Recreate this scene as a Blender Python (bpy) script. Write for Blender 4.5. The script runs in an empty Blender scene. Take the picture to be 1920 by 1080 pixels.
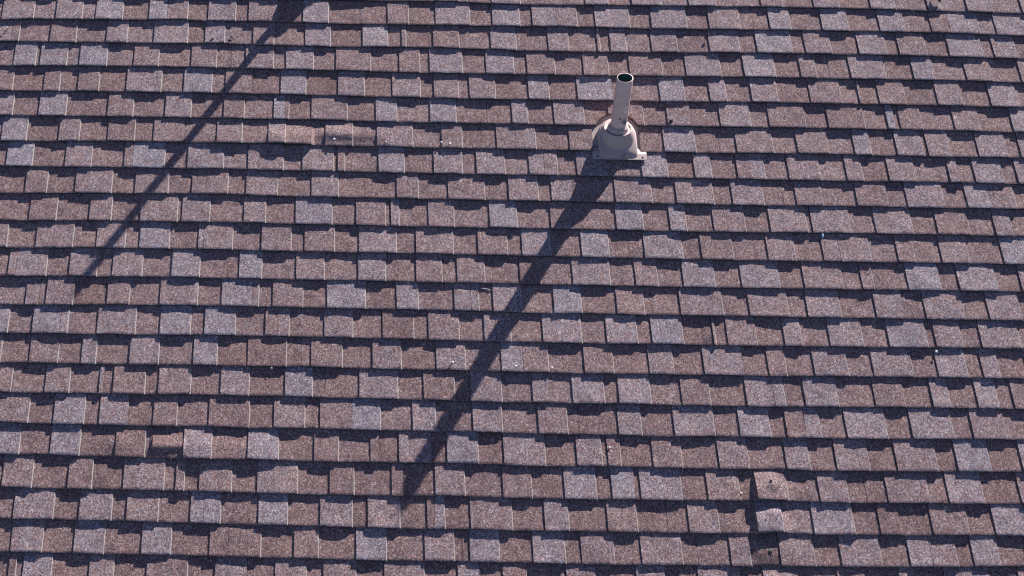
import bpy, math, random
import numpy as np
from mathutils import Matrix, Vector

scene = bpy.context.scene
PITCH = math.radians(21.4)
# roof frame: u along the courses, v up the slope, n out of the slope
ROOF = Matrix.Translation((0, 0, 4.0)) @ Matrix.Rotation(PITCH, 4, 'X')

# ---------------------------------------------------------------- camera
def cam_rot():
    rx, rz, ry = 0.407011627, 0.0108384574, 0.00589220509
    return Matrix.Rotation(ry, 4, 'Z') @ Matrix.Rotation(rx, 4, 'X') @ Matrix.Rotation(rz, 4, 'Z')
cam_data = bpy.data.cameras.new('camera')
cam = bpy.data.objects.new('camera', cam_data)
scene.collection.objects.link(cam)
cam_data.sensor_fit = 'HORIZONTAL'
cam_data.sensor_width = 36.0
cam_data.lens = 2353.92356 / 1920 * 36.0
cam_data.shift_x = 391.48 / 1920
cam_data.shift_y = -4.72 / 1920
cam_data.clip_start = 0.05
cam_data.clip_end = 500
cam.matrix_world = ROOF @ Matrix.Translation((-0.955697843, -2.31164525, 5.35221243)) @ cam_rot()
scene.camera = cam

# ---------------------------------------------------------------- light
sun_roof = Vector((0.470, 0.871, 0.150)).normalized()
sun_w = (ROOF.to_3x3() @ sun_roof).normalized()
elev = math.asin(sun_w.z)
azim = math.atan2(sun_w.x, sun_w.y)
world = bpy.data.worlds.new('World'); scene.world = world
world.use_nodes = True
nt = world.node_tree; nt.nodes.clear()
sky = nt.nodes.new('ShaderNodeTexSky'); sky.sky_type = 'NISHITA'
sky.sun_disc = False
sky.sun_elevation = elev
sky.sun_rotation = azim
sky.dust_density = 0.1; sky.ozone_density = 2.0; sky.air_density = 0.55
bg = nt.nodes.new('ShaderNodeBackground'); bg.inputs['Strength'].default_value = 0.05
out = nt.nodes.new('ShaderNodeOutputWorld')
tint = nt.nodes.new('ShaderNodeMix'); tint.data_type = 'RGBA'; tint.blend_type = 'MULTIPLY'
tint.inputs[0].default_value = 1.0; tint.inputs[7].default_value = (1.10, 0.92, 1.0, 1)
nt.links.new(sky.outputs[0], tint.inputs[6]); nt.links.new(tint.outputs[2], bg.inputs[0]); nt.links.new(bg.outputs[0], out.inputs[0])
sl = bpy.data.lights.new('sun', 'SUN'); sl.energy = 5.0; sl.angle = math.radians(0.53)
sl.color = (1.0, 0.905, 0.885)
so = bpy.data.objects.new('sun', sl); scene.collection.objects.link(so)
so.rotation_euler = sun_w.to_track_quat('Z', 'Y').to_euler()
so.location = (0, 0, 12)
scene.view_settings.view_transform = 'Standard'
scene.view_settings.look = 'None'
scene.view_settings.gamma = 1.0
scene.view_settings.exposure = 1.8
scene.cycles.max_bounces = 6
scene.cycles.filter_width = 1.2

# ---------------------------------------------------------------- helpers
rng = np.random.default_rng(7)
def link(name, verts, faces, mats, parent=None, mw=None, mat_idx=None, attrs=None, smooth=False):
    me = bpy.data.meshes.new(name)
    me.from_pydata([tuple(map(float, v)) for v in verts], [], [tuple(int(i) for i in f) for f in faces])
    for m in mats: me.materials.append(m)
    if mat_idx is not None: me.polygons.foreach_set('material_index', np.asarray(mat_idx, dtype=np.int32))
    if attrs:
        for k, a in attrs.items():
            at = me.attributes.new(k, 'FLOAT', 'POINT'); at.data.foreach_set('value', np.asarray(a, dtype=np.float32))
    if smooth is True: me.polygons.foreach_set('use_smooth', [True] * len(me.polygons))
    elif smooth is not False: me.polygons.foreach_set('use_smooth', list(map(bool, smooth)))
    me.update()
    ob = bpy.data.objects.new(name, me); scene.collection.objects.link(ob)
    if parent is not None: ob.parent = parent
    if mw is not None: ob.matrix_world = mw
    return ob
def tag(o, label=None, cat=None, group=None, kind=None):
    if label: o['label'] = label
    if cat: o['category'] = cat
    if group: o['group'] = group
    if kind: o['kind'] = kind
    return o
def empty(name, mw):
    o = bpy.data.objects.new(name, None); scene.collection.objects.link(o)
    o.empty_display_size = 0.1; o.matrix_world = mw
    return o
def roof_at(u, v, n=0.0, rz=0.0):
    return ROOF @ Matrix.Translation((u, v, n)) @ Matrix.Rotation(rz, 4, 'Z')

# ---------------------------------------------------------------- materials
def new_mat(name):
    m = bpy.data.materials.new(name); m.use_nodes = True
    t = m.node_tree; t.nodes.clear()
    o = t.nodes.new('ShaderNodeOutputMaterial'); p = t.nodes.new('ShaderNodeBsdfPrincipled')
    t.links.new(p.outputs[0], o.inputs[0])
    return m, t, p
def N(t, typ, **kw):
    n = t.nodes.new(typ)
    for k, v in kw.items(): setattr(n, k, v)
    return n
def math_n(t, op, a, b=None, c=None, clamp=False):
    n = N(t, 'ShaderNodeMath', operation=op, use_clamp=clamp)
    for i, x in enumerate((a, b, c)):
        if x is None: continue
        if isinstance(x, (int, float)): n.inputs[i].default_value = x
        else: t.links.new(x, n.inputs[i])
    return n.outputs[0]
def ramp(t, fac, stops, interp='LINEAR'):
    r = N(t, 'ShaderNodeValToRGB'); r.color_ramp.interpolation = interp
    while len(r.color_ramp.elements) < len(stops): r.color_ramp.elements.new(0.5)
    for e, (p, c) in zip(r.color_ramp.elements, stops):
        e.position = p; e.color = (*c, 1)
    t.links.new(fac, r.inputs[0]); return r.outputs[0]
def mix(t, fac, a, b, blend='MIX'):
    m = N(t, 'ShaderNodeMix', data_type='RGBA', blend_type=blend)
    for s, x in ((m.inputs[0], fac), (m.inputs[6], a), (m.inputs[7], b)):
        if isinstance(x, (int, float)): s.default_value = x
        elif isinstance(x, tuple): s.default_value = (*x, 1)
        else: t.links.new(x, s)
    return m.outputs[2]
def noise(t, vec, scale, detail=2, rough=0.5):
    n = N(t, 'ShaderNodeTexNoise'); n.inputs['Scale'].default_value = scale
    n.inputs['Detail'].default_value = detail; n.inputs['Roughness'].default_value = rough
    t.links.new(vec, n.inputs['Vector']); return n.outputs['Fac']
def voro(t, vec, scale):
    n = N(t, 'ShaderNodeTexVoronoi'); n.inputs['Scale'].default_value = scale
    t.links.new(vec, n.inputs['Vector']); return n

def granule_mat():
    m, t, p = new_mat('shingle_granules')
    co = N(t, 'ShaderNodeTexCoord').outputs['Object']
    at = N(t, 'ShaderNodeAttribute', attribute_name='tone').outputs['Fac']
    v1 = voro(t, co, 430.0)
    sep = N(t, 'ShaderNodeSeparateColor'); t.links.new(v1.outputs['Color'], sep.inputs[0])
    v2 = voro(t, co, 190.0)
    sep2 = N(t, 'ShaderNodeSeparateColor'); t.links.new(v2.outputs['Color'], sep2.inputs[0])
    lo = noise(t, co, 18.0, 4, 0.65)
    tone = math_n(t, 'ADD', math_n(t, 'MULTIPLY', at, 0.25), math_n(t, 'MULTIPLY', math_n(t, 'SUBTRACT', lo, 0.5), 1.0))
    frac = math_n(t, 'MULTIPLY_ADD', tone, 0.60, 0.11, clamp=True)
    r = math_n(t, 'MULTIPLY_ADD', sep.outputs[0], 0.6, math_n(t, 'MULTIPLY', sep2.outputs[0], 0.4))
    grey = math_n(t, 'LESS_THAN', r, frac)
    g = math_n(t, 'MULTIPLY_ADD', sep.outputs[1], 0.62, math_n(t, 'MULTIPLY', sep2.outputs[1], 0.38))
    cb = ramp(t, g, [(0.0, (.030, .021, .021)), (.28, (.104, .063, .061)), (.5, (.174, .110, .104)), (.72, (.262, .178, .163)), (1.0, (.58, .48, .44))])
    cg = ramp(t, g, [(0.0, (.035, .032, .042)), (.28, (.125, .115, .130)), (.5, (.186, .174, .196)), (.72, (.270, .256, .282)), (1.0, (.62, .60, .62))])
    col = mix(t, grey, cb, cg)
    wear = noise(t, co, 2.6, 5, 0.65)
    col = mix(t, 1.0, col, ramp(t, wear, [(.28, (.80, .79, .80)), (.5, (1, 1, 1)), (.74, (1.14, 1.12, 1.06))]), 'MULTIPLY')
    gap_ = math_n(t, 'MULTIPLY_ADD', at, .11, .80)
    gap_ = math_n(t, 'MINIMUM', gap_, 1.06)
    cc = N(t, 'ShaderNodeCombineColor'); [t.links.new(gap_, cc.inputs[i]) for i in range(3)]
    col = mix(t, 1.0, col, cc.outputs[0], 'MULTIPLY')
    fine_ = noise(t, co, 30.0, 3, 0.7)
    col = mix(t, 1.0, col, ramp(t, fine_, [(.30, (.84, .84, .86)), (.5, (1, 1, 1)), (.72, (1.14, 1.13, 1.10))]), 'MULTIPLY')
    t.links.new(col, p.inputs['Base Color'])
    p.inputs['Roughness'].default_value = 0.95
    p.inputs['Specular IOR Level'].default_value = 0.15
    h = math_n(t, 'ADD', noise(t, co, 260.0, 2, 0.6), math_n(t, 'MULTIPLY', noise(t, co, 70.0, 1, 0.5), 0.7))
    b = N(t, 'ShaderNodeBump'); b.inputs['Strength'].default_value = 0.38; b.inputs['Distance'].default_value = 0.0014
    t.links.new(h, b.inputs['Height']); t.links.new(b.outputs[0], p.inputs['Normal'])
    return m
def simple(name, col, rough=0.6, metal=0.0, nscale=60, namp=0.15, spec=0.4, bump=0.0):
    m, t, p = new_mat(name)
    co = N(t, 'ShaderNodeTexCoord').outputs['Object']
    n = noise(t, co, nscale, 4, 0.6)
    c2 = tuple(min(1, c * (1 + namp)) for c in col); c1 = tuple(c * (1 - namp) for c in col)
    t.links.new(ramp(t, n, [(0.3, c1), (0.7, c2)]), p.inputs['Base Color'])
    p.inputs['Roughness'].default_value = rough; p.inputs['Metallic'].default_value = metal
    p.inputs['Specular IOR Level'].default_value = spec
    if bump:
        b = N(t, 'ShaderNodeBump'); b.inputs['Strength'].default_value = bump; b.inputs['Distance'].default_value = 0.002
        t.links.new(n, b.inputs['Height']); t.links.new(b.outputs[0], p.inputs['Normal'])
    return m
M_GR = granule_mat()
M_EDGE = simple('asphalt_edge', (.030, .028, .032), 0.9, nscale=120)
M_CUT_LIT = simple('sunlit_cut_edge', (.165, .155, .145), 0.9, nscale=200, namp=.35)  # paler than the left tab edges, so the sunlit line is in the colour
M_DECK = simple('roof_felt', (.03, .03, .035), 0.95)
M_GRASS = simple('lawn', (.06, .09, .03), 0.95, nscale=3, namp=.4)
M_NAIL = simple('galvanized_steel', (.32, .32, .32), 0.5, 0.3)
M_DARK = simple('dark_dirt', (.018, .014, .018), 0.9)
M_RUST = simple('rusty_steel', (.04, .045, .05), 0.6, 0.3)
M_TWIG = simple('dry_twig', (.42, .42, .44), 0.5)
M_LEAF = simple('dry_leaf', (.035, .02, .03), 0.8)
M_PALE = simple('pale_plastic', (.45, .68, .78), 0.4)
M_CREAM = simple('cream_grit', (.75, .66, .52), 0.8)
M_WHITE = simple('white_dropping', (.7, .7, .72), 0.9)
M_MARK = simple('moulded_mark', (.10, .085, .08), 0.8)

def plastic_mat(name, col, stain=None):
    m, t, p = new_mat(name)
    co = N(t, 'ShaderNodeTexCoord').outputs['Object']
    n = noise(t, co, 35.0, 5, 0.65); n2 = noise(t, co, 9.0, 3, 0.6)
    c = ramp(t, n, [(0.25, tuple(x * .86 for x in col)), (0.75, tuple(min(1, x * 1.08) for x in col))])
    c = mix(t, math_n(t, 'MULTIPLY', n2, 0.30), c, tuple(x * .70 for x in col))
    if stain:
        for (x, y, z, r, colr) in stain:
            d = N(t, 'ShaderNodeVectorMath', operation='DISTANCE'); t.links.new(co, d.inputs[0]); d.inputs[1].default_value = (x, y, z)
            w = math_n(t, 'ADD', d.outputs['Value'], math_n(t, 'MULTIPLY', math_n(t, 'SUBTRACT', noise(t, co, 60.0, 3, .6), .5), r * 1.6))
            f = math_n(t, 'SUBTRACT', 1.0, math_n(t, 'DIVIDE', w, r), clamp=True)
            f = math_n(t, 'MULTIPLY', f, 2.2, clamp=True)
            c = mix(t, f, c, colr)
    t.links.new(c, p.inputs['Base Color'])
    p.inputs['Roughness'].default_value = 0.55; p.inputs['Specular IOR Level'].default_value = 0.35
    return m
M_FLASH = plastic_mat('tan_flashing_plastic', (.38, .305, .28))
M_INNER = simple('pipe_bore', (.03, .09, .08), 0.5)

# ---------------------------------------------------------------- ground far below and the roof
ground = link('ground', [(-80, -80, 0), (80, -80, 0), (80, 80, 0), (-80, 80, 0)], [(0, 1, 2, 3)], [M_GRASS])
tag(ground, kind='structure')
roof = empty('house_roof', ROOF)
tag(roof, 'sloping house roof clad in brown and blue-grey laminated asphalt shingles', 'roof')
def box(x0, x1, y0, y1, z0, z1):
    v = [(x0, y0, z0), (x1, y0, z0), (x1, y1, z0), (x0, y1, z0), (x0, y0, z1), (x1, y0, z1), (x1, y1, z1), (x0, y1, z1)]
    f = [(3, 2, 1, 0), (4, 5, 6, 7), (0, 1, 5, 4), (1, 2, 6, 5), (2, 3, 7, 6), (3, 0, 4, 7)]
    return v, f
EX = 0.143            # exposure of a course
V0 = 0.16503562       # butt line of course 10
v, f = box(-4.25, 4.25, V0 + EX * 10 - EX * 34, V0 + EX * 25, -0.16, -0.0165)
link('roof_deck', v, f, [M_DECK], roof)

# Field data of the courses measured on this roof: number; start u; butt edge waviness (u m, mm);
# tabs in order along u: T raised tooth, G recessed underlay, X cut-out, | = joint between two shingles,
# end u : colour blend of the granules (0 brown ... 4 blue-grey)
COURSES = """0;-0.661;-0.661,3.4 -0.222,5.2 0.079,-5.7 1.396,2.8 1.944,-0.1 2.544,-11.8 2.708,-15.3;G-0.312:1 T-0.194:2 G-0.025:1.5 T0.121:2.5 G0.458:1.5 T0.573:2.5 G0.697:1 T0.848:2.5 G0.99:2 T1.127:3 G1.221:1.5 |G1.363:1.5 T1.47:2 G1.634:1 T1.763:2.5 G1.925:1 T2.053:2.5 G2.124:1.5 |G2.22:1.5 T2.285:2.5 G2.421:1.5 T2.55:2.5 G2.702:1.5 T2.831:2
1;-2.531;-2.539,-10.7 -2.377,2.1 -2.257,1.1 -1.996,2.8 -1.588,10.5 -1.479,6.0 -1.234,7.4 -0.852,1.6 -0.308,2.1 0.018,1.7 0.318,4.1 0.725,-1.2 1.378,4.6 1.921,5.1 2.301,2.5 2.625,-7.6;T-2.372:2.5 G-2.257:1.8 T-2.124:2.8 G-2.053:1.8 T-1.917:3.3 G-1.781:1.2 T-1.688:3.2 |T-1.585:1.8 G-1.479:1 T-1.34:2.7 G-1.272:1 T-1.127:2 G-0.994:0.6 T-0.866:3 G-0.697:1 |G-0.561:0.8 T-0.455:2 G-0.316:0.8 T-0.142:2.6 G-0.025:0.6 T0.113:3 G0.179:0.8 T0.304:2.6 |T0.407:1.8 G0.5:1 T0.676:2.7 G0.787:0.8 T0.967:3 G1.081:1 T1.239:2.3 G1.307:1.3 |G1.391:1 T1.497:3 G1.658:1 T1.791:2.8 G1.951:1 T2.079:2.8 G2.214:1.2 T2.309:1.5 |T2.458:3 G2.544:1.8 T2.706:3
2;-2.606;-2.525,3.2 -2.471,7.4 -2.255,5.0 -1.985,8.5 -1.715,8.8 -1.391,14.8 -1.229,8.3 -0.797,3.6 -0.474,9.6 0.012,2.7 0.065,-2.6 0.577,-2.6 1.359,7.2 1.763,6.8 2.059,6.0 2.596,-3.1;T-2.471:1.8 |T-2.433:1.5 G-2.274:1 T-2.144:1.4 G-1.988:1.2 T-1.885:2.4 G-1.748:1.5 T-1.578:2.6 G-1.489:0.8 T-1.391:2.8 G-1.245:1.8 T-1.14:1.9 G-0.981:1 T-0.854:2.5 G-0.689:0.7 T-0.563:3.4 G-0.492:1 |T-0.471:1.8 G-0.331:0.8 T-0.201:1.3 G-0.04:1.1 T0.087:2 G0.251:1 T0.354:2.3 G0.499:1.1 |T0.513:2 G0.566:1.1 T0.645:2.5 G0.774:1.2 T0.904:2 G1.068:1 T1.219:2.4 G1.308:1 T1.486:3.3 G1.553:1 T1.683:2 G1.823:1 T1.963:2.5 G2.027:1 T2.164:1.7 G2.279:1 T2.448:3 G2.505:1 T2.62:2.5 G2.758:1
3;-2.562;-2.509,1.8 -2.108,10.9 -1.84,12.7 -1.546,13.5 -1.225,8.5 -0.797,7.0 -0.476,0.4 0.005,-0.1 0.405,-2.0 0.806,2.3 1.341,6.0 1.767,4.5 2.301,5.1 2.566,-2.5;G-2.442:1.4 T-2.335:3.4 G-2.311:1.5 T-2.178:2.9 G-2.113:1.6 T-1.977:4 G-1.84:1.3 T-1.717:1.8 G-1.551:1.3 T-1.426:1.5 G-1.353:1.2 |G-1.278:1.4 T-1.139:1.8 G-1.075:1.4 T-0.939:2.3 G-0.824:1.2 T-0.65:1.7 G-0.505:1.2 T-0.404:1.5 G-0.353:1 T-0.19:2.6 G-0.07:1 T0.069:2.9 G0.136:1 T0.275:1.5 G0.419:1.3 T0.544:1.5 G0.651:0.8 T0.814:1.8 G0.934:1.1 T1.108:2.6 G1.226:1 T1.381:3 G1.509:1 T1.586:1.9 G1.655:1.2 |G1.759:1.2 T1.933:2.5 G2.074:1 T2.178:2.9 G2.338:1.1 T2.466:1.7 G2.612:1 T2.727:2
4;-2.572;-2.493,-0.0 -2.095,4.2 -1.857,5.6 -1.591,7.4 -1.22,5.0 -0.849,2.6 -0.531,-0.8 -0.214,-4.1 0.157,-3.4 0.554,-2.3 0.951,-1.1 1.321,2.7 1.877,0.7 2.167,-0.1 2.537,-2.5;T-2.434:1.2 G-2.278:0.8 T-2.201:1.4 G-2.108:0.8 T-2.005:1.6 G-1.867:0.7 T-1.695:2.2 G-1.581:1.2 T-1.443:3.5 G-1.374:1.4 T-1.241:1.8 |G-1.212:1 G-1.098:1.2 T-0.974:3.1 G-0.812:0.3 T-0.682:2.3 G-0.542:0.9 T-0.404:2.2 G-0.335:0.8 T-0.214:1.8 G-0.158:0.8 T-0.031:2.1 G0.136:0.7 T0.236:2.6 G0.379:1 T0.554:3.4 |G0.673:1 G0.789:1.2 T0.911:3.4 G1.038:1 T1.118:2.7 G1.245:1.1 T1.374:2.3 G1.536:1 T1.689:1.9 G1.779:1 T1.792:2.2 |G1.877:0.9 T2.009:1.8 G2.167:1 T2.291:1.9 G2.431:1 T2.566:2.8 G2.669:1
5;-2.556;-2.477,2.2 -2.28,2.8 -1.952,5.8 -1.689,4.6 -1.216,4.2 -0.927,6.5 -0.625,-0.1 -0.297,-0.1 0.044,0.1 0.254,-2.1 0.778,1.5 1.303,0.6 1.604,1.6 1.932,1.6 2.22,0.8 2.507,-2.9;T-2.419:2.3 G-2.288:0.8 T-2.156:3.4 G-2.062:1.1 |G-1.949:1 T-1.825:1.6 G-1.665:1 T-1.539:2.3 G-1.376:1.2 T-1.276:1.8 G-1.129:1.4 T-1.071:3.6 |T-1.056:1.5 G-0.943:1 T-0.767:1.5 G-0.625:1 T-0.523:3.3 G-0.357:1.1 T-0.231:3.3 G-0.077:1.2 |G0.047:1.1 T0.123:2.8 G0.254:1.1 T0.401:2.8 G0.524:0.8 T0.694:1.2 G0.812:1 T0.928:2 |G1.072:1 T1.221:2.2 G1.313:1.2 T1.491:1.5 G1.604:1 T1.782:1.5 G1.897:1 T1.934:3.7 |G1.958:1.2 T2.065:1.6 G2.225:1.1 T2.35:1.8 G2.512:1 T2.638:2.7
6;-2.456;-2.461,1.0 -2.175,3.3 -1.941,10.5 -1.55,8.8 -1.212,9.0 -0.873,3.3 -0.639,1.6 -0.249,-0.2 0.037,-0.9 0.349,-1.1 0.426,-2.7 0.66,-4.4 0.92,-5.5 1.284,-0.4 1.699,-0.2 2.062,-5.4 2.477,-3.8;T-2.336:3.4 G-2.177:1 T-2.078:1.9 G-1.938:1 T-1.808:1.6 G-1.714:1 T-1.563:1.9 |G-1.404:1.2 T-1.282:1.9 G-1.152:1.3 T-1.071:1.9 G-0.943:1.5 |G-0.873:1 T-0.741:2 G-0.621:1.1 T-0.447:2 G-0.304:1.2 T-0.205:1.6 G-0.036:1.1 T0.058:1.6 |T0.154:2.3 G0.32:1.2 T0.434:1.6 X0.665:1 G0.782:1 T0.933:3.3 G1.052:1.1 |G1.135:1.7 T1.312:1.8 G1.432:1 T1.582:2.4 G1.71:1.2 T1.79:3 G1.917:1.1 T2.043:2.4 G2.067:1 |T2.176:1.9 G2.313:1 T2.454:2.8 G2.519:1 T2.633:2
7;-2.548;-2.445,5.4 -2.136,5.2 -1.826,7.9 -1.542,7.2 -1.362,10.5 -1.156,5.4 -0.846,5.2 -0.614,3.6 -0.382,2.0 0.004,0.2 0.262,2.0 0.519,0.8 0.66,-2.4 0.982,-2.4 1.265,-3.1 1.65,-4.8 1.933,-2.6 2.447,-4.9;G-2.417:1.2 T-2.293:4 G-2.133:1 T-2.007:2.1 G-1.847:1.2 T-1.806:1.6 |T-1.653:3.9 G-1.54:1.2 T-1.367:2.8 G-1.248:1.9 |T-1.076:2 G-0.983:1.2 T-0.833:2.2 G-0.813:0.8 |T-0.779:1.4 G-0.614:1.1 T-0.491:3.2 G-0.346:1.1 T-0.21:2.5 G-0.14:1.1 T-0.004:2.4 G0.115:1.2 T0.189:2.3 |T0.251:2.2 G0.346:1.1 T0.488:2.8 G0.66:1.5 T0.784:3.5 G0.915:0.8 T0.995:2.9 G1.121:0.9 |T1.19:1.6 T1.254:2.9 G1.37:1.2 T1.522:1.9 G1.65:1.3 T1.727:2.4 G1.854:1.2 T1.982:2.2 G2.147:1.2 T2.193:1.9 |G2.27:1.2 T2.406:2.7 G2.475:1.1 T2.602:2
8;-2.531;-2.429,0.7 -2.314,-0.1 -2.072,10.1 -1.791,9.4 -1.341,17.5 -1.203,8.5 -0.935,7.7 -0.641,7.2 -0.258,5.5 0.023,2.0 0.329,4.7 0.686,2.5 1.093,-1.5 1.246,-1.6 1.553,3.9 1.909,1.7 2.419,2.4;G-2.311:0.8 T-2.209:1.6 G-2.072:0.9 T-1.898:2.2 G-1.785:0.9 T-1.627:1.8 G-1.512:1 T-1.341:1.6 G-1.251:0.8 T-1.101:2.3 G-0.937:1.2 T-0.809:2.2 G-0.682:1 |G-0.528:1 T-0.426:1.6 G-0.281:1 T-0.107:1.7 G0.01:1 T0.15:2 G0.214:1.1 T0.319:2.4 |T0.405:1.3 G0.52:1.5 T0.694:2 G0.813:1.1 T0.989:2.3 G1.081:1 T1.228:2.6 G1.325:1 |G1.387:1.3 T1.509:1.9 G1.678:1.3 T1.825:1.5 G1.917:1.3 T2.095:2.3 G2.205:1 T2.324:3.2 |T2.437:1.9 G2.572:1
9;-2.514;-2.413,1.7 -2.276,-1.5 -1.983,6.6 -1.742,5.3 -1.249,8.5 -1.148,7.5 -1.009,4.4 -0.718,4.0 -0.553,1.3 -0.263,0.9 0.015,0.3 0.319,0.1 0.521,-1.9 0.773,-3.0 1.126,-2.2 1.733,3.0 2.036,2.9 2.389,0.8;G-2.276:1.2 T-2.15:1.5 G-1.991:1 T-1.889:1.8 G-1.75:1 T-1.575:1.9 G-1.553:1.5 |T-1.421:1.9 G-1.257:1.2 T-1.155:2 G-1.011:1.2 T-0.839:3.4 G-0.723:1 T-0.584:1.7 G-0.558:1 |T-0.52:2.4 G-0.379:1.1 T-0.258:2.3 G-0.088:1.2 T0.041:3.4 G0.202:1.1 T0.306:1.5 |G0.513:1.1 T0.639:3.5 G0.768:1 T0.844:3 G0.975:1.1 T1.124:1.6 G1.243:1.1 T1.417:2 G1.442:1 |T1.624:2.1 G1.743:1.1 T1.917:2.4 G2.036:1.1 T2.187:1.6 G2.311:1.1 T2.391:2.2 G2.515:1
10;-2.497;-2.397,-0.2 -2.231,0.0 -2.021,6.5 -1.645,7.7 -1.294,8.4 -1.144,2.8 -0.956,3.4 -0.517,3.0 -0.242,2.4 -0.017,0.9 0.308,-1.6 0.559,-2.7 0.858,-5.6 1.208,-4.8 1.471,-5.7 1.834,-1.9 2.083,-3.0 2.358,-3.6;T-2.369:1.6 G-2.231:1 T-2.059:1.9 G-1.946:0.9 T-1.813:2 G-1.743:1 T-1.605:3.2 G-1.467:1 T-1.442:3 |T-1.307:1.9 G-1.169:1.2 T-1.031:2.1 G-0.966:1.1 T-0.826:1.2 G-0.71:1 T-0.535:2 G-0.442:1 |T-0.267:1.8 G-0.149:1 T-0.012:1.7 G0.058:1.1 T0.193:2.6 G0.338:1 T0.466:3.4 G0.559:1.2 |G0.634:0.9 T0.811:2.5 G0.901:0.9 T1.048:1.6 G1.213:1.1 T1.341:2 G1.473:1.1 T1.553:1.7 |T1.694:2 G1.824:1.1 T1.901:1.6 G2.028:1.1 T2.156:2 G2.318:1.3 T2.483:3.4
11;-2.479;-2.38,-4.7 -2.063,3.6 -1.934,0.5 -1.723,4.2 -1.562,4.4 -1.189,2.8 -1.003,0.7 -0.693,3.5 -0.445,-0.2 0.001,-0.4 0.298,-3.3 0.596,-3.4 0.818,-4.9 1.19,-3.7 1.537,-2.9 1.834,-0.4 2.329,0.3;G-2.346:1.2 T-2.309:2 |T-2.17:2.3 G-2.061:1.1 T-1.934:2 G-1.86:1.3 T-1.723:2.3 G-1.584:1.3 T-1.455:3.4 G-1.323:1.3 |G-1.269:1.3 T-1.165:3.5 G-1.003:1.3 T-0.874:2.1 G-0.713:1.2 T-0.587:2.3 G-0.443:1 T-0.324:1.6 G-0.252:1 T-0.125:1.7 G0.041:1.3 T0.137:0.8 G0.286:1.2 T0.459:2.1 G0.578:0.9 T0.68:1.8 G0.801:1.1 T0.947:2.8 G1.071:1 T1.247:2.7 G1.363:1.1 T1.542:1.6 G1.631:1.2 |T1.685:1.8 G1.846:1.1 T1.997:3.3 G2.084:1.1 T2.26:2.7 G2.374:1.1 T2.478:2
12;-2.463;-2.365,-3.7 -2.156,-2.7 -1.874,4.9 -1.628,6.6 -1.259,7.8 -1.111,5.0 -0.858,4.2 -0.534,4.6 -0.251,4.3 -0.006,-2.0 0.19,-3.9 0.338,1.4 0.583,-4.9 0.975,-0.7 1.171,-2.5 1.466,-2.6 1.662,-1.8 1.931,-2.4 2.299,-1.2;G-2.249:1.5 T-2.19:2 |G-2.156:1.1 T-2.033:1.7 G-1.874:1 T-1.773:1.6 G-1.63:1 T-1.458:2 G-1.345:1.1 T-1.2:2.8 |T-1.175:2 G-1.109:1.2 T-0.971:1.7 G-0.858:0.9 T-0.681:3.5 G-0.536:1.2 T-0.438:2.8 G-0.269:1.2 T-0.193:2.1 |T-0.158:2.1 G-0.09:0.8 T0.043:2.6 G0.19:1.1 T0.316:3.6 G0.48:1 T0.605:1.6 G0.772:1 |T0.806:1.8 T0.968:2 G1.091:1.2 T1.269:1.6 G1.358:1.2 T1.51:2.6 G1.674:1.2 T1.804:2.3 |G1.902:1.1 T2.078:2 G2.194:1 T2.341:2.2 G2.447:1
13;-2.446;-2.349,-0.0 -2.203,-0.1 -2.045,0.1 -1.74,0.2 -1.417,5.8 -1.132,5.6 -0.864,5.1 -0.597,2.0 -0.256,-2.5 -0.013,-3.4 0.132,-3.5 0.424,-6.2 0.618,-2.8 0.91,-5.5 1.153,-3.8 1.59,-1.4 1.884,1.2 2.27,2.7;T-2.317:3.4 G-2.205:1.3 T-2.079:3.5 |T-2.045:2.6 G-1.908:1.4 T-1.735:2.2 G-1.621:1.3 T-1.483:3.2 G-1.417:1.3 T-1.278:3.5 G-1.139:1.2 T-1.083:1.6 |T-1.032:1.8 G-0.869:1 T-0.74:1.7 G-0.602:1.1 T-0.461:0.9 G-0.392:0.6 T-0.254:1.8 G-0.137:1 T-0.084:2.3 |T-0.016:2 G0.13:1.1 T0.305:2.4 G0.421:1.2 T0.56:2.4 G0.628:1 T0.769:3.4 G0.907:0.5 |T0.917:2 G0.973:0.7 T1.104:2.1 G1.233:1.1 T1.31:2.3 G1.439:1.1 T1.59:2.4 G1.709:1.1 T1.884:3 G1.923:0.8 T2.044:2 G2.132:1.1 T2.309:2.4 G2.416:1
14;-2.477;-2.333,-3.9 -2.203,0.9 -1.971,-0.2 -1.742,-1.3 -1.453,3.7 -1.2,0.4 -0.923,2.7 -0.646,-2.7 -0.237,-3.2 0.003,-6.7 0.145,-4.2 0.316,-8.9 0.605,-6.4 0.845,-4.8 1.133,-7.4 1.374,-3.2 1.615,-1.6 1.904,0.9 2.24,1.6;T-2.335:1.8 G-2.203:0.9 T-2.075:1.7 G-1.969:1.3 |T-1.904:2.6 G-1.75:1.2 T-1.62:2.5 G-1.461:1.2 T-1.355:3.4 G-1.215:0.4 T-1.041:1 G-0.971:1 |G-0.928:1.1 T-0.788:1.3 G-0.649:0.4 T-0.521:2.1 G-0.36:0.9 T-0.23:2.1 G-0.066:1.1 T0.032:2.9 |T0.145:1.3 G0.309:1 T0.439:1.4 G0.602:0.9 T0.711:2 G0.85:1.1 T1.028:2.4 |G1.141:1 T1.22:1.6 G1.348:1.1 T1.499:2.4 G1.615:1.1 T1.793:1.9 G1.906:1 T2.038:2.4 G2.11:0.6 T2.185:2.5 G2.313:1
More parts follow.
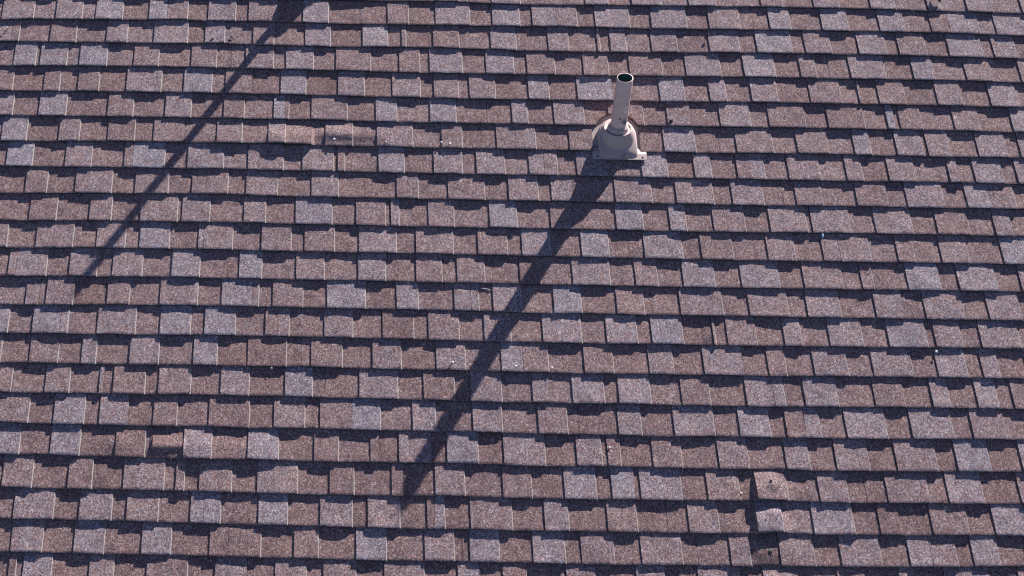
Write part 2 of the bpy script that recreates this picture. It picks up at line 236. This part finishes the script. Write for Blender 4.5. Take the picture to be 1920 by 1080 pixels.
15;-2.413;-2.317,2.7 -2.114,1.2 -1.876,2.8 -1.625,2.1 -1.458,7.5 -1.22,4.1 -1.029,4.9 -0.862,0.3 -0.695,0.6 -0.409,-1.9 -0.052,-8.2 0.141,-4.9 0.246,-8.1 0.461,-4.4 0.734,-9.6 1.115,-8.1 1.329,-4.4 1.73,0.0 2.21,0.8;T-2.272:1.6 G-2.119:1 T-2.012:1.7 G-1.876:1.1 T-1.859:2.6 |G-1.814:1 T-1.673:1.1 G-1.611:0.7 T-1.468:1.7 G-1.332:0.8 T-1.205:2.4 G-1.043:0.6 T-0.921:3.5 G-0.864:1 |G-0.709:0.9 T-0.538:2.2 G-0.421:1 T-0.283:1 G-0.211:0.4 T-0.073:2.3 G0.067:1.2 T0.139:2.2 |G0.246:1 T0.387:2.8 G0.453:1 T0.594:2.6 G0.734:1.1 T0.86:1.2 G1.024:1 T1.148:2.4 |T1.196:2.8 G1.286:1 T1.432:2.5 G1.599:0.9 T1.73:1.2 G1.856:0.9 T1.934:2.4 G2.058:0.7 T2.149:2.4 G2.22:0.9 T2.354:1.5
16;-2.396;-2.302,4.5 -2.065,1.2 -1.864,2.2 -1.616,-1.0 -1.38,3.1 -1.191,-3.5 -0.955,0.6 -0.742,-3.1 -0.459,-3.2 -0.2,-3.6 0.085,-8.5 0.224,-8.6 0.436,-7.4 0.686,-10.4 0.861,-5.0 1.096,-8.3 1.473,-6.7 1.709,-5.1 2.181,2.9;T-2.181:2 G-2.067:0.9 T-1.933:3.2 G-1.864:0.7 T-1.737:3 |G-1.625:0.8 T-1.522:1.6 G-1.378:0.8 T-1.2:1.1 G-1.089:0.6 T-0.953:1.9 G-0.884:0.7 T-0.742:1.8 |T-0.617:4 G-0.473:1.3 T-0.372:2.4 G-0.205:1.3 T-0.077:2.2 G0.085:1.1 T0.212:1.6 G0.264:0.9 |G0.439:0.9 T0.54:2.4 G0.686:0.8 T0.863:2.4 G0.976:0.7 T1.11:2.8 G1.183:0.8 T1.268:1.1 |T1.334:2.8 G1.449:0.7 T1.626:2.8 G1.739:0.7 T1.921:2.8 G2.009:0.9 T2.155:1.8 G2.299:1
17;-2.379;-2.286,4.2 -2.206,3.2 -2.068,5.5 -1.934,0.6 -1.782,0.8 -1.607,-3.4 -1.466,-5.8 -1.186,-3.5 -1.069,-6.3 -0.906,-8.3 -0.672,-4.3 -0.532,-6.7 -0.322,-3.1 -0.182,-5.6 0.105,-10.3 0.378,-8.0 0.588,-9.2 0.867,-11.6 1.161,-6.6 1.263,-12.1 1.524,-10.0 1.683,-7.3 2.15,-1.8;T-2.206:3 G-2.068:0.9 T-1.941:3 G-1.782:0.5 T-1.654:1.1 G-1.621:1.2 |G-1.483:0.5 T-1.361:2.4 G-1.2:1 T-1.067:3.2 G-0.908:0.8 T-0.803:1.2 G-0.661:0.9 T-0.623:1.5 |G-0.535:0.7 T-0.397:2.2 G-0.324:0.4 T-0.189:3.4 G-0.075:0.6 T0.105:2.2 G0.245:0.6 T0.354:2.2 G0.38:0.8 |T0.436:1.3 G0.578:0.6 T0.704:1.7 G0.867:0.5 T0.996:1.9 G1.161:1 T1.263:2 G1.38:0.6 |T1.524:1.9 G1.646:0.7 T1.823:1.9 G1.912:0.8 T2.057:3.2 G2.197:0.6
18;-2.362;-2.269,2.2 -2.13,-2.5 -1.977,-4.6 -1.737,-2.9 -1.552,-4.5 -1.408,-4.4 -1.158,-9.6 -0.839,-11.2 -0.546,-11.0 -0.326,-7.3 -0.096,-10.4 0.181,-12.8 0.482,-10.0 0.689,-11.2 0.966,-6.5 1.013,-3.4 1.082,-2.2 1.147,-5.8 1.289,-8.1 1.49,-9.4 1.774,-4.6 2.121,-1.1;G-2.263:0.8 T-2.135:1.8 G-1.977:0.8 T-1.875:1.3 G-1.737:0.5 T-1.561:1.8 G-1.51:0.6 |T-1.473:1.9 G-1.406:0.5 T-1.267:1.8 G-1.154:0.8 T-0.98:2 G-0.839:0.7 T-0.735:1 G-0.569:0.9 T-0.518:1.2 |G-0.38:0.6 T-0.253:1.9 G-0.086:0.9 T0.038:1.3 G0.181:0.9 T0.318:2.8 G0.387:0.7 T0.488:3.4 |G0.511:0.5 T0.689:2.8 G0.802:0.7 T0.941:1.3 G1.013:0.5 T1.147:1.6 G1.287:1 T1.411:1.9 G1.49:0.7 |G1.582:0.7 T1.76:1.9 G1.846:0.6 T1.998:2.8 G2.16:0.6 T2.26:2
19;-2.345;-2.254,5.5 -2.199,4.1 -2.029,6.9 -1.91,2.0 -1.713,5.3 -1.566,0.9 -1.374,-0.5 -1.145,-3.6 -0.879,-6.0 -0.651,-9.1 -0.445,-10.2 -0.216,-8.7 -0.057,-10.6 0.195,-8.7 0.492,-8.3 0.706,-9.3 0.997,-6.7 1.041,-1.4 1.109,-0.2 1.241,-7.2 1.406,-4.4 1.634,-2.9 2.092,4.8;G-2.199:0.7 T-2.029:2.1 G-1.917:0.6 T-1.779:1.8 G-1.713:0.7 T-1.578:1.8 G-1.438:0.7 T-1.381:3.2 |T-1.31:3 G-1.145:0.8 T-1.021:3.3 G-0.879:0.7 T-0.742:2 G-0.674:0.6 T-0.537:1.9 G-0.418:0.6 T-0.386:1.4 |T-0.344:3.3 G-0.232:0.7 T-0.054:1.8 G0.087:0.6 T0.188:2.3 G0.357:0.6 T0.483:1.2 G0.615:0.7 |G0.706:0.6 T0.834:2 G0.997:0.6 T1.105:3 G1.241:1.4 T1.415:2.8 G1.527:0.7 T1.616:1 |G1.751:0.6 T1.907:1.8 G2.021:0.7 T2.161:2.8
20;-2.329;-2.238,7.0 -2.057,5.5 -1.921,5.5 -1.807,2.9 -1.637,3.5 -1.331,1.8 -1.104,-1.2 -0.878,-1.9 -0.597,-4.0 -0.29,-3.3 0.027,-4.8 0.253,-5.5 0.49,-6.1 0.773,-3.6 1.045,-1.3 1.226,-0.6 1.61,3.6 2.065,15.7;G-2.195:0.8 T-2.063:2.2 G-1.927:0.7 T-1.8:2.8 G-1.639:0.7 T-1.515:3 G-1.349:0.7 T-1.27:1 |T-1.132:0.9 G-0.989:0.7 T-0.887:1.4 G-0.724:0.6 T-0.597:3.3 G-0.432:1.1 T-0.308:2.2 G-0.272:0.7 |G-0.24:0.8 T-0.115:3 G0.029:0.6 T0.165:2.8 G0.235:0.7 T0.373:2 G0.49:0.7 T0.662:2 G0.73:0.6 |G0.87:0.9 T0.952:1.8 G1.079:0.5 |T1.226:1.8 G1.339:0.7 T1.509:1.9 G1.631:0.9 T1.724:2.3 |T1.833:1.6 G1.903:0.5 T2.013:2.9 G2.133:0.8
21;-2.313;-2.223,15.9 -1.101,8.0 -0.07,3.0 1.005,7.5 2.037,22.4;G-2.194:0.8 T-2.165:1.5 G-2.133:0.9 T-2.014:2.9 G-1.853:0.6 T-1.751:1.9 G-1.61:0.7 T-1.439:1.3 G-1.321:0.6 T-1.186:1.9 |G-1.067:0.8 T-0.937:1.9 G-0.863:0.7 T-0.726:1.5 G-0.605:0.7 T-0.437:1.4 G-0.294:0.6 T-0.202:2.8 |G-0.104:0.7 T-0.005:1.3 G0.165:0.7 T0.286:1.9 G0.461:0.8 T0.579:2.3 G0.722:0.5 T0.902:2 |G0.998:0.7 T1.144:1.5 G1.312:0.7 T1.426:1 G1.574:0.6 T1.639:1.9 G1.767:0.6 T1.958:1.9 G2.081:0.7"""

class Waves:
    """smooth pseudo random height field, unit variance"""
    def __init__(s, seed, lmin, lmax, n=14):
        r = np.random.default_rng(seed)
        lam = lmin * (lmax / lmin) ** r.random(n); a = r.random(n) * 2 * math.pi
        s.kx = 2 * math.pi / lam * np.cos(a); s.ky = 2 * math.pi / lam * np.sin(a)
        s.ph = r.random(n) * 2 * math.pi; s.w = (lam / lam.mean()) ** 0.7; s.w /= math.sqrt((s.w ** 2).sum() / 2)
    def __call__(s, x, y):
        x = np.asarray(x, float)[..., None]; y = np.asarray(y, float)[..., None]
        return (s.w * np.sin(s.kx * x + s.ky * y + s.ph)).sum(-1)
W_BIG = Waves(1, .25, .9); W_MID = Waves(2, .05, .20, 24); W_LIFT = Waves(3, .065, .26, 24); W_EDGE = Waves(4, .015, .06, 20)

# local buckles: course, u, su, s, ss, height, u range
BUMPS = [
    (6, -1.02, .14, .0, .085, .0130, -1.35, -.936),
    (6, -1.32, .22, .0, .080, .0040, -1.7, -.936),
    (6, -.76, .185, .075, .036, .0075, -.97, -.53),
    (6, -.80, .070, .075, .034, .0038, -.93, -.55),
    (17, -1.555, .110, .056, .032, .0115, -1.63, -1.477),
    (17, -1.50, .22, .080, .050, .0020, -1.477, -1.2),
    (17, -1.80, .10, .070, .040, .0030, -2.0, -1.63),
    (17, -1.28, .20, .0, .075, .0068, -1.477, -.95),
    (18, 1.01, .140, .040, .170, .0130, 1.013, 1.35),
    (18, 1.080, .020, .075, .018, .0050, 1.013, 1.30),
    (18, 1.080, .030, .020, .020, -.0030, 1.013, 1.30),
    (19, 1.040, .080, .050, .130, .0135, .997, 1.25),
    (19, 1.080, .032, .090, .022, .0120, .997, 1.25),
    (19, 1.120, .020, .050, .060, .0030, .997, 1.25),
    (20, 1.03, .06, .045, .040, .0050, .90, 1.20),
    (20, 1.03, .10, .10, .040, .0070, .90, 1.20),
    (21, 1.03, .10, .06, .050, .0090, .985, 1.16),
    (21, 1.03, .03, .06, .03, .0050, .985, 1.16),
    (1, -2.05, .12, .0, .05, .0035, -9, 9),
    (2, -1.10, .12, .0, .05, .0030, -9, 9),
    (10, -1.95, .10, .0, .05, .0025, -9, 9),
    (13, -2.05, .10, .0, .05, .0030, -9, 9),
    (14, -.95, .10, .0, .05, .0020, -9, 9),
    (13, .887, .03, .05, .06, .0030, .87, .93),
]
FALL = .0090 / EX
TOOTH = .0041
VENT_U, VENT_V = .554, .818

def course(k, u0, edge, segs, fine=True):
    du, ds = (.011, .0115) if fine else (.05, .03)
    vb = V0 - EX * (k - 10)
    eu = np.array([e[0] for e in edge]); ev = np.array([e[1] for e in edge]) / 1000.
    V, F, MI, TN, SM = [], [], [], [], []
    nv = 0
    def height(u, s, tooth, off):
        h = -FALL * s + (TOOTH if tooth else 0.0)
        vv = vb + s
        if fine:
            dec = np.exp(-np.maximum(s, 0) / .055)
            l = W_LIFT(u, vb * 7.0 + 0 * s) * .00050
            h = h + (np.maximum(l, -.0012) + off) * dec + W_MID(u, vv) * .00035 + W_BIG(u, vv) * .0012 * 0
            for (kk, bu, su, bs, ss, hh, ua, ub) in BUMPS:
                if kk == k:
                    inside = ((u >= ua - 1e-6) & (u <= ub + 1e-6)).astype(float)
                    h = h + inside * hh * np.clip((EX - .004 - s) / .085, 0, 1) * np.exp(-((u - bu) / su) ** 4 - ((s - bs) / np.where(s > bs, ss * 2.2, ss)) ** 2)
        return h
    def add(vs, fs, mi, tone, sm):
        nonlocal nv
        V.append(vs); F.extend([tuple(i + nv for i in f_) for f_ in fs]); MI.extend([mi] * len(fs)); SM.extend([sm] * len(fs))
        TN.append(np.full(len(vs), tone)); nv += len(vs)
    ua = u0
    seam_left = False
    n = len(segs)
    for i, (ty, ue, tone) in enumerate(segs):
        seam_right = i + 1 < n and segs[i + 1][0].startswith('|')
        t_ = ty.lstrip('|')
        if t_ == 'X': ua = ue; seam_left = False; continue
        x0 = ua + (.0009 if ty.startswith('|') else 0); x1 = ue - (.0009 if seam_right else 0)
        nxt = segs[i + 1][0].lstrip('|') if i + 1 < n else None
        prv = segs[i - 1][0].lstrip('|') if i > 0 else None
        tooth = t_ == 'T'
        off = float(rng.normal(0, .00038)); eoff = float(rng.normal(0, .0007)); tone = tone + float(rng.normal(0, .18))
        near = fine and k == 5 and x1 > VENT_U - .13 and x0 < VENT_U + .13
        nU = max(2, int(math.ceil((x1 - x0) / (.004 if near else du))) + 1)
        us = np.linspace(x0, x1, nU)
        e = np.interp(us, eu, ev) + (W_EDGE(us, vb * 11 + 0 * us) * .0005 if fine else 0) + eoff
        smax = EX + .030
        if near:
            a = np.clip(1 - ((us - VENT_U - .004) / .104) ** 2, 0, None)
            e = np.maximum(e, np.where(a > 0, -.02 + .085 * np.sqrt(a), e))
        nS = int(round(smax / ds)) + 1
        tt = np.concatenate([[0], np.linspace(.0016 / smax, 1, nS)])
        s = e[None, :] + (smax - e[None, :]) * tt[:, None]
        U = np.broadcast_to(us[None, :], s.shape)
        H = height(U, s, tooth, off)
        H[0] -= .0007
        skew = 0.0
        P = np.stack([U, vb + s, H], -1)
        r_, c_ = s.shape
        idx = np.arange(r_ * c_).reshape(r_, c_)
        fs = [(idx[a_, b_], idx[a_, b_ + 1], idx[a_ + 1, b_ + 1], idx[a_ + 1, b_]) for a_ in range(r_ - 1) for b_ in range(c_ - 1)]
        add(P.reshape(-1, 3), fs, 0, tone, True)
        # butt wall
        top = P[0]; low = top.copy(); low[:, 2] = -.0160; low[:, 1] += .0010
        vs = np.concatenate([low, top]); m_ = len(top)
        add(vs, [(a_, a_ + 1, m_ + a_ + 1, m_ + a_) for a_ in range(m_ - 1)], 1, tone, False)
        # left wall
        lft = P[:, 0]; deep = (prv is None or ty.startswith('|') or prv == 'X')
        if deep or tooth:
            lo_ = lft.copy(); lo_[:, 2] = -.0160 if deep else lft[:, 2] - TOOTH - .0022
            vs = np.concatenate([lft, lo_]); m_ = len(lft)
            add(vs, [(a_, a_ + 1, m_ + a_ + 1, m_ + a_) for a_ in range(m_ - 1)], 1, tone, False)
        elif prv == 'G':
            pass
        # right wall, slightly battered, in the paler sunlit edge colour
        rgt = P[:, -1]; deep = (nxt is None or seam_right or nxt == 'X')
        if deep or tooth:
            lo_ = rgt.copy(); lo_[:, 2] = -.0160 if deep else rgt[:, 2] - TOOTH - .0006
            lo_[:, 0] += 0 if deep else .0040
            vs = np.concatenate([rgt, lo_]); m_ = len(rgt)
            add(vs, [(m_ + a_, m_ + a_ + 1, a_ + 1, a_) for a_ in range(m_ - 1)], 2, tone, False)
        ua = ue
    return link('shingle_course', np.concatenate(V), F, [M_GR, M_EDGE, M_CUT_LIT], roof, None, MI, {'tone': np.concatenate(TN)}, SM)

def random_segs(ua, ub, last='G'):
    out_, u = [], ua
    since = rng.uniform(.2, 1.0)
    while u < ub:
        t_ = 'T' if last.endswith('G') else 'G'
        w = float(rng.choice([.095, .125, .16])) if t_ == 'T' else float(rng.choice([.075, .11, .15]))
        tone = float(rng.choice([1.6, 2.2, 2.9, 3.4])) if t_ == 'T' else float(rng.uniform(.6, 1.2))
        since += w
        if since > 1.0 and out_:
            out_.append((('|' if since - w <= 1.0 else '') + t_, min(u + w, ub), tone)); since = 0.0
        else: out_.append((t_, min(u + w, ub), tone))
        u += w; last = t_
    return out_
UL, UR = -4.2, 4.2
data = {}
for line in COURSES.strip().split('\n'):
    k, u0, ed, sg = line.split(';')
    edge = [tuple(map(float, t.split(','))) for t in ed.split()]
    segs = []
    for t in sg.split():
        a, c = t.split(':'); i = 2 if a[0] == '|' else 1
        segs.append((a[:i], float(a[i:]), float(c)))
    data[int(k)] = (float(u0), edge, segs)
for k in range(-14, 34):
    if k in data:
        u0, edge, segs = data[k]
        first = segs[0][0].lstrip('|')
        pre = random_segs(UL, u0, 'T' if rng.random() < .5 else 'G')
        pre[-1] = ('G' if first == 'T' else 'T', u0, pre[-1][2])
        post = random_segs(segs[-1][1], UR, segs[-1][0])
        course(k, UL, edge, pre + segs + post)
    else:
        near = -3 <= k <= 24
        course(k, UL, [(UL, 0), (UR, 0)], random_segs(UL, UR), fine=near)

# popped and exposed nail heads; the dark discs stand in for open nail holes
def disc(r, h, seg=14, stem=0.0, sr=.0016):
    V, F = [], []
    prof = [(0, 0), (r * .96, 0), (r, h * .35), (r * .93, h * .8), (r * .5, h), (0, h)]
    if stem: prof = [(0, -stem), (sr, -stem), (sr, 0)] + prof[1:]
    for (rr, z) in prof:
        for j in range(seg):
            a = 2 * math.pi * j / seg; V.append((rr * math.cos(a), rr * math.sin(a), z))
    for i in range(len(prof) - 1):
        for j in range(seg):
            F.append((i * seg + j, i * seg + (j + 1) % seg, (i + 1) * seg + (j + 1) % seg, (i + 1) * seg + j))
    return V, F
for (u, v_, n_, r_, m_) in [(-.579, .7636, .006, .0052, M_NAIL), (-.3081, .7655, .006, .0052, M_NAIL), (-.2667, .7574, .007, .0065, M_NAIL),
        (-.8317, .7709, .010, .0070, M_NAIL), (-.2889, -.3753, .008, .0065, M_NAIL), (-.0049, -.3883, .009, .0060, M_NAIL),
        (.1586, -.3931, .008, .0065, M_NAIL), (-1.1061, -.4151, .003, .0040, M_NAIL), (1.9143, -.283, .004, .0068, M_NAIL),
        (1.0394, -1.2032, .004, .0085, M_RUST), (1.0794, -.8987, .0125, .0062, M_DARK), 
        (-2.4955, 1.3901, .011, .0050, M_NAIL)]:
    V, F = disc(r_, .0018, stem=.016)
    V = [(a + u, b + v_, c + n_) for a, b, c in V]
    o = link('nail_head_or_hole', V, F, [m_], roof, smooth=True)
    if m_ is M_RUST: o['label'] = 'dark disc standing in for a nail hole in a dimple'

# ---------------------------------------------------------------- plumbing vents
def vent(name, u, v_, axis, L, r, label):
    root = empty(name, roof_at(u, v_))
    tag(root, label, 'vent pipe', 'plumbing vents rising through the roof')
    d = Vector(axis).normalized()
    a = Vector((1, 0, 0)); a = (a - a.dot(d) * d).normalized(); b = d.cross(a).normalized()
    if b.y < 0: b = -b
    S = 72
    def ringp(center, rr):
        return [center + a * (rr * math.cos(2 * math.pi * j / S)) + b * (rr * math.sin(2 * math.pi * j / S)) for j in range(S)]
    def outline(hw, front, back, h, cr):
        pts = []
        for j in range(S):
            th = 2 * math.pi * j / S
            c, s = math.cos(th), math.sin(th)
            if s >= 0: pts.append(Vector((hw * c, back * s, h)))
            else:
                e = 2 / 11.0
                pts.append(Vector((hw * math.copysign(abs(c) ** e, c), front * math.copysign(abs(s) ** e, s), h)))
        return pts
    def skin(name_, rings, mat, close=None, parent=root):
        V = [tuple(p) for rg in rings for p in rg]; F = []
        for i in range(len(rings) - 1):
            for j in range(S): F.append((i * S + j, i * S + (j + 1) % S, (i + 1) * S + (j + 1) % S, (i + 1) * S + j))
        return link(name_, V, F, [mat], parent, smooth=True)
    zc = .046
    def c(h): return d * h
    def slope_front(pts, lo_):
        return [Vector((p.x, p.y, p.z + (lo_ - p.z) * max(0, min(1, (-p.y - .045) / .060)) ** 1.2)) for p in pts]
    o0 = outline(.0945, .124, .098, -.006, .03)
    o1 = slope_front(outline(.0935, .122, .097, .0085, .03), .0058)
    o2 = slope_front(outline(.0915, .116, .095, .0128, .03), .0088)
    o3 = slope_front(outline(.0885, .104, .092, .0138, .03), .0108)
    top = ringp(c(.050), .0665)
    foot = [Vector((.082 * math.cos(2 * math.pi * j / S) + .001, .083 * math.sin(2 * math.pi * j / S) + .004, .0165)) for j in range(S)]
    def lerp(A, B, t): return [p.lerp(q, t) for p, q in zip(A, B)]
    rings = [o0, o1, o2, o3] + [lerp(o3, foot, t) for t in (.4, .75)]
    for t in (0, .15, .3, .45, .6, .75, .9):
        rg = lerp(foot, top, t); bul = .003 * math.sin(math.pi * t)
        rings.append([p + Vector((p.x, p.y, 0)).normalized() * bul for p in rg])
    rings += [top] + [ringp(c(z_), r_) for z_, r_ in ((.0525, .0655), (.0530, .0630), (.0505, .0600), (.0470, .0550), (.0475, .0515),
              (.0560, .0495), (.0680, .0475), (.0690, .0455), (.0695, r + .0045), (.0780, r + .0030), (.0785, r + .0004))]
    skin('flashing_hood', rings, M_FLASH)
    # apron plate: rounded front corners, lies over the course below and runs up under the courses above
    PL = [(-.1365, -.117), (-.1365, -.126), (-.131, -.1315), (.122, -.1315), (.1275, -.126), (.1275, -.117)]
    hz = lambda y: .0062 if y < -.10 else (-.0005 if y < -.06 else -.0075)
    ys = [-.1315, -.126, -.117, -.100, -.082, -.06, .0, .14]
    V, F = [], []
    def halfw(y):
        return 0.0 if y > -.126 else .0055 * ((-.126 - y) / .0055)
    for y in ys:
        z = float(np.interp(y, [-.1315, -.10, -.084, -.05, .14], [.0068, .0050, .0005, -.0100, -.0122]))
        ins = halfw(y)
        for k_ in range(13):
            x = -.1285 + ins + (.264 - 2 * ins) * k_ / 12
            V.append((x, y, z))
    nr = len(ys)
    for i in range(nr - 1):
        for k_ in range(12): F.append((i * 13 + k_, i * 13 + k_ + 1, (i + 1) * 13 + k_ + 1, (i + 1) * 13 + k_))
    base = len(V)
    V += [(x, y, z - .0024) for (x, y, z) in V[:base]]
    F += [tuple(i + base for i in reversed(f_)) for f_ in F[:]]
    loop = [k_ for k_ in range(13)]
    for k_ in range(12): F.append((k_ + 1, k_, base + k_, base + k_ + 1))
    for i in range(nr - 1):
        F.append((i * 13, (i + 1) * 13, base + (i + 1) * 13, base + i * 13)); F.append(((i + 1) * 13 + 12, i * 13 + 12, base + i * 13 + 12, base + (i + 1) * 13 + 12))
    plate = link('flashing_plate', V, F, [M_FLASH], root)
    for sx in (-.105, .116):
        V, F = disc(.0042, .0016); V = [(x + sx, y - .117, z + .0062) for x, y, z in V]
        link('screw', V, F, [M_RUST], plate, smooth=True)
    V, F = [], []
    def bar(x, y, w, h_):
        zz = float(np.interp(y + h_ / 2, [-.122, -.116, -.104, -.090], [.0062, .0090, .0109, .0116]))
        vv, ff = box(x, x + w, y, y + h_, zz - .003, zz + .0009)
        F.extend([tuple(i + len(V) for i in q) for q in ff]); V.extend(vv)
    for i in range(5): bar(.010 + i * .0078, -.1195, .0058, .0036)
    for i, wv in enumerate((.0016, .0042, .0042)): bar(.017 + i * .0085, -.1120, wv, .0062)
    bar(.026, -.1010, .0070, .0030)
    link('moulded_marks', V, F, [M_MARK], plate)
    # pipe: outer wall, rounded lip and bore
    e0 = .045
    R = [ringp(c(e0), r)] + [ringp(c(e0 + (L - e0) * t), r) for t in (.25, .5, .75)] + [ringp(c(L - .0015), r), ringp(c(L), r - .0008), ringp(c(L), r - .0032)]
    st = [(.010, -.03, .12, .018, (.16, .15, .15)), (-.004, -.045, .125, .010, (.10, .09, .10))] if r > .03 else None
    pm = plastic_mat('painted_pipe', (.60, .45, .405), [tuple(d * .118 + a * .016 - b * r) + (.018, (.16, .16, .18)), tuple(d * .105 + a * .026 - b * (r * .7)) + (.014, (.14, .14, .16)), tuple(d * .135 - a * .006 - b * r) + (.008, (.13, .12, .13)),
        tuple(d * .200 + a * .022 - b * (r * .8)) + (.008, (.80, .70, .66)), tuple(d * .175 + a * .018 - b * (r * .9)) + (.008, (.80, .70, .66)), tuple(d * .235 + a * .026 - b * (r * .7)) + (.007, (.76, .66, .62))])
    pipe = skin('pipe', R, pm)
    skin('pipe_bore', [ringp(c(L - .0004), r - .0032), ringp(c(L - .004), r - .0038), ringp(c(e0 + .02), r - .0038), ringp(c(e0 + .02), .0005)], M_INNER, parent=pipe)
    return root
AX = (-.0745, .362, .927)
vent('plumbing_vent', VENT_U, VENT_V, AX, .351, .0378, 'tan plastic vent pipe rising from a hooded flashing, casting the thick long shadow')
vent('plumbing_vent', -.905, 1.835, AX, .369, .0205, 'thinner vent pipe just past the upper edge, casting the slimmer shadow')

# ---------------------------------------------------------------- loose things lying on the roof
def lump(name, u, v_, n_, sx, sy, sz, mat, label, cat, rz=0.0, seed=0, seg=10, rings=6):
    r = np.random.default_rng(seed); V, F = [(0, 0, -sz * .3)], []
    for i in range(1, rings):
        ph = math.pi * i / rings
        for j in range(seg):
            a = 2 * math.pi * j / seg; q = 1 + r.normal(0, .13)
            V.append((sx * q * math.sin(ph) * math.cos(a), sy * q * math.sin(ph) * math.sin(a), -sz * .8 * math.cos(ph) + sz * .5))
    V.append((0, 0, sz * 1.3))
    for j in range(seg):
        F.append((0, 1 + (j + 1) % seg, 1 + j))
        for i in range(rings - 2):
            p_ = 1 + i * seg
            F.append((p_ + j, p_ + (j + 1) % seg, p_ + seg + (j + 1) % seg, p_ + seg + j))
        F.append((1 + (rings - 2) * seg + j, 1 + (rings - 2) * seg + (j + 1) % seg, len(V) - 1))
    o = link(name, V, F, [mat], None, roof_at(u, v_, n_, rz), smooth=True)
    return tag(o, label, cat)
lump('plastic_scrap', 1.4863, .2982, -.006, .0045, .0115, .006, M_PALE, 'pale blue plastic scrap caught under a shingle edge, upper right of centre', 'scrap', seed=3)
lump('tar_chip', -1.4517, 1.3452, .002, .005, .012, .003, M_DARK, 'slim black chip on a pale tab, beside the slimmer shadow near the top', 'chip', -.5, seed=4)
lump('mud_spot', -1.3522, 1.360, .000, .010, .008, .0015, M_RUST, 'small blue-grey mud spot on the brown shingle beside the slimmer shadow', 'mud', seed=5)
lump('bark_piece', .8284, .9097, .002, .011, .007, .005, M_DARK, 'dark crumpled piece of bark on the shingles right of the hooded vent', 'bark', .3, seed=6)
lump('bark_chip', 1.0684, 1.4140, .004, .006, .010, .004, M_DARK, 'small dark bark chip in a joint above and right of the hooded vent', 'bark', .2, seed=7)
lump('bird_dropping', -1.6863, .4681, .000, .008, .004, .0012, M_WHITE, 'small white dropping near a shingle edge beside the slimmer shadow', 'dropping', seed=8)
lump('pebble', .9474, -.9529, .000, .0045, .0045, .004, M_CREAM, 'tiny cream pebble on the shingles left of the buckled shingle', 'pebble', seed=9)
lump('grit_grain', .3918, -.7571, .001, .0045, .004, .003, M_WHITE, 'tiny white grain at a shingle joint, right of the thick shadow low down', 'grit', seed=10)
# twig
pts = [(-.024, .004, .003), (-.010, .002, .005), (.004, 0, .004), (.016, -.004, .006), (.026, -.007, .004)]
V, F = [], []
for i, p_ in enumerate(pts):
    rr = .0022 * (1 - .12 * i)
    for j in range(6):
        a_ = math.pi / 3 * j; V.append((p_[0], p_[1] + rr * math.cos(a_), p_[2] + rr * math.sin(a_)))
for i in range(len(pts) - 1):
    for j in range(6): F.append((i * 6 + j, i * 6 + (j + 1) % 6, i * 6 + 6 + (j + 1) % 6, i * 6 + 6 + j))
F += [tuple(range(6)), tuple(reversed(range(24, 30)))]
tag(link('twig', V, F, [M_TWIG], None, roof_at(-.1215, -.0048, -.0095), smooth=True), 'short grey twig lying in a shaded shingle gap at the centre', 'twig')
# dry leaf, curled
V, F = [], []
for i in range(9):
    t_ = i / 8; w_ = .012 * math.sin(math.pi * (t_ * .94 + .03)) ** .8
    for j in range(5):
        q = j / 2 - 1; V.append((w_ * q, -.028 + .056 * t_, .004 + .006 * q * q + .004 * math.sin(3 * t_)))
for i in range(8):
    for j in range(4): F.append((i * 5 + j, i * 5 + j + 1, i * 5 + 6 + j, i * 5 + 5 + j))
lf = link('dry_leaf', V, F, [M_LEAF], None, roof_at(2.272, 1.662, .003, .4), smooth=True)
sd = lf.modifiers.new('thickness', 'SOLIDIFY'); sd.thickness = .0006
tag(lf, 'dark curled dry leaf at the top edge towards the upper right', 'leaf')
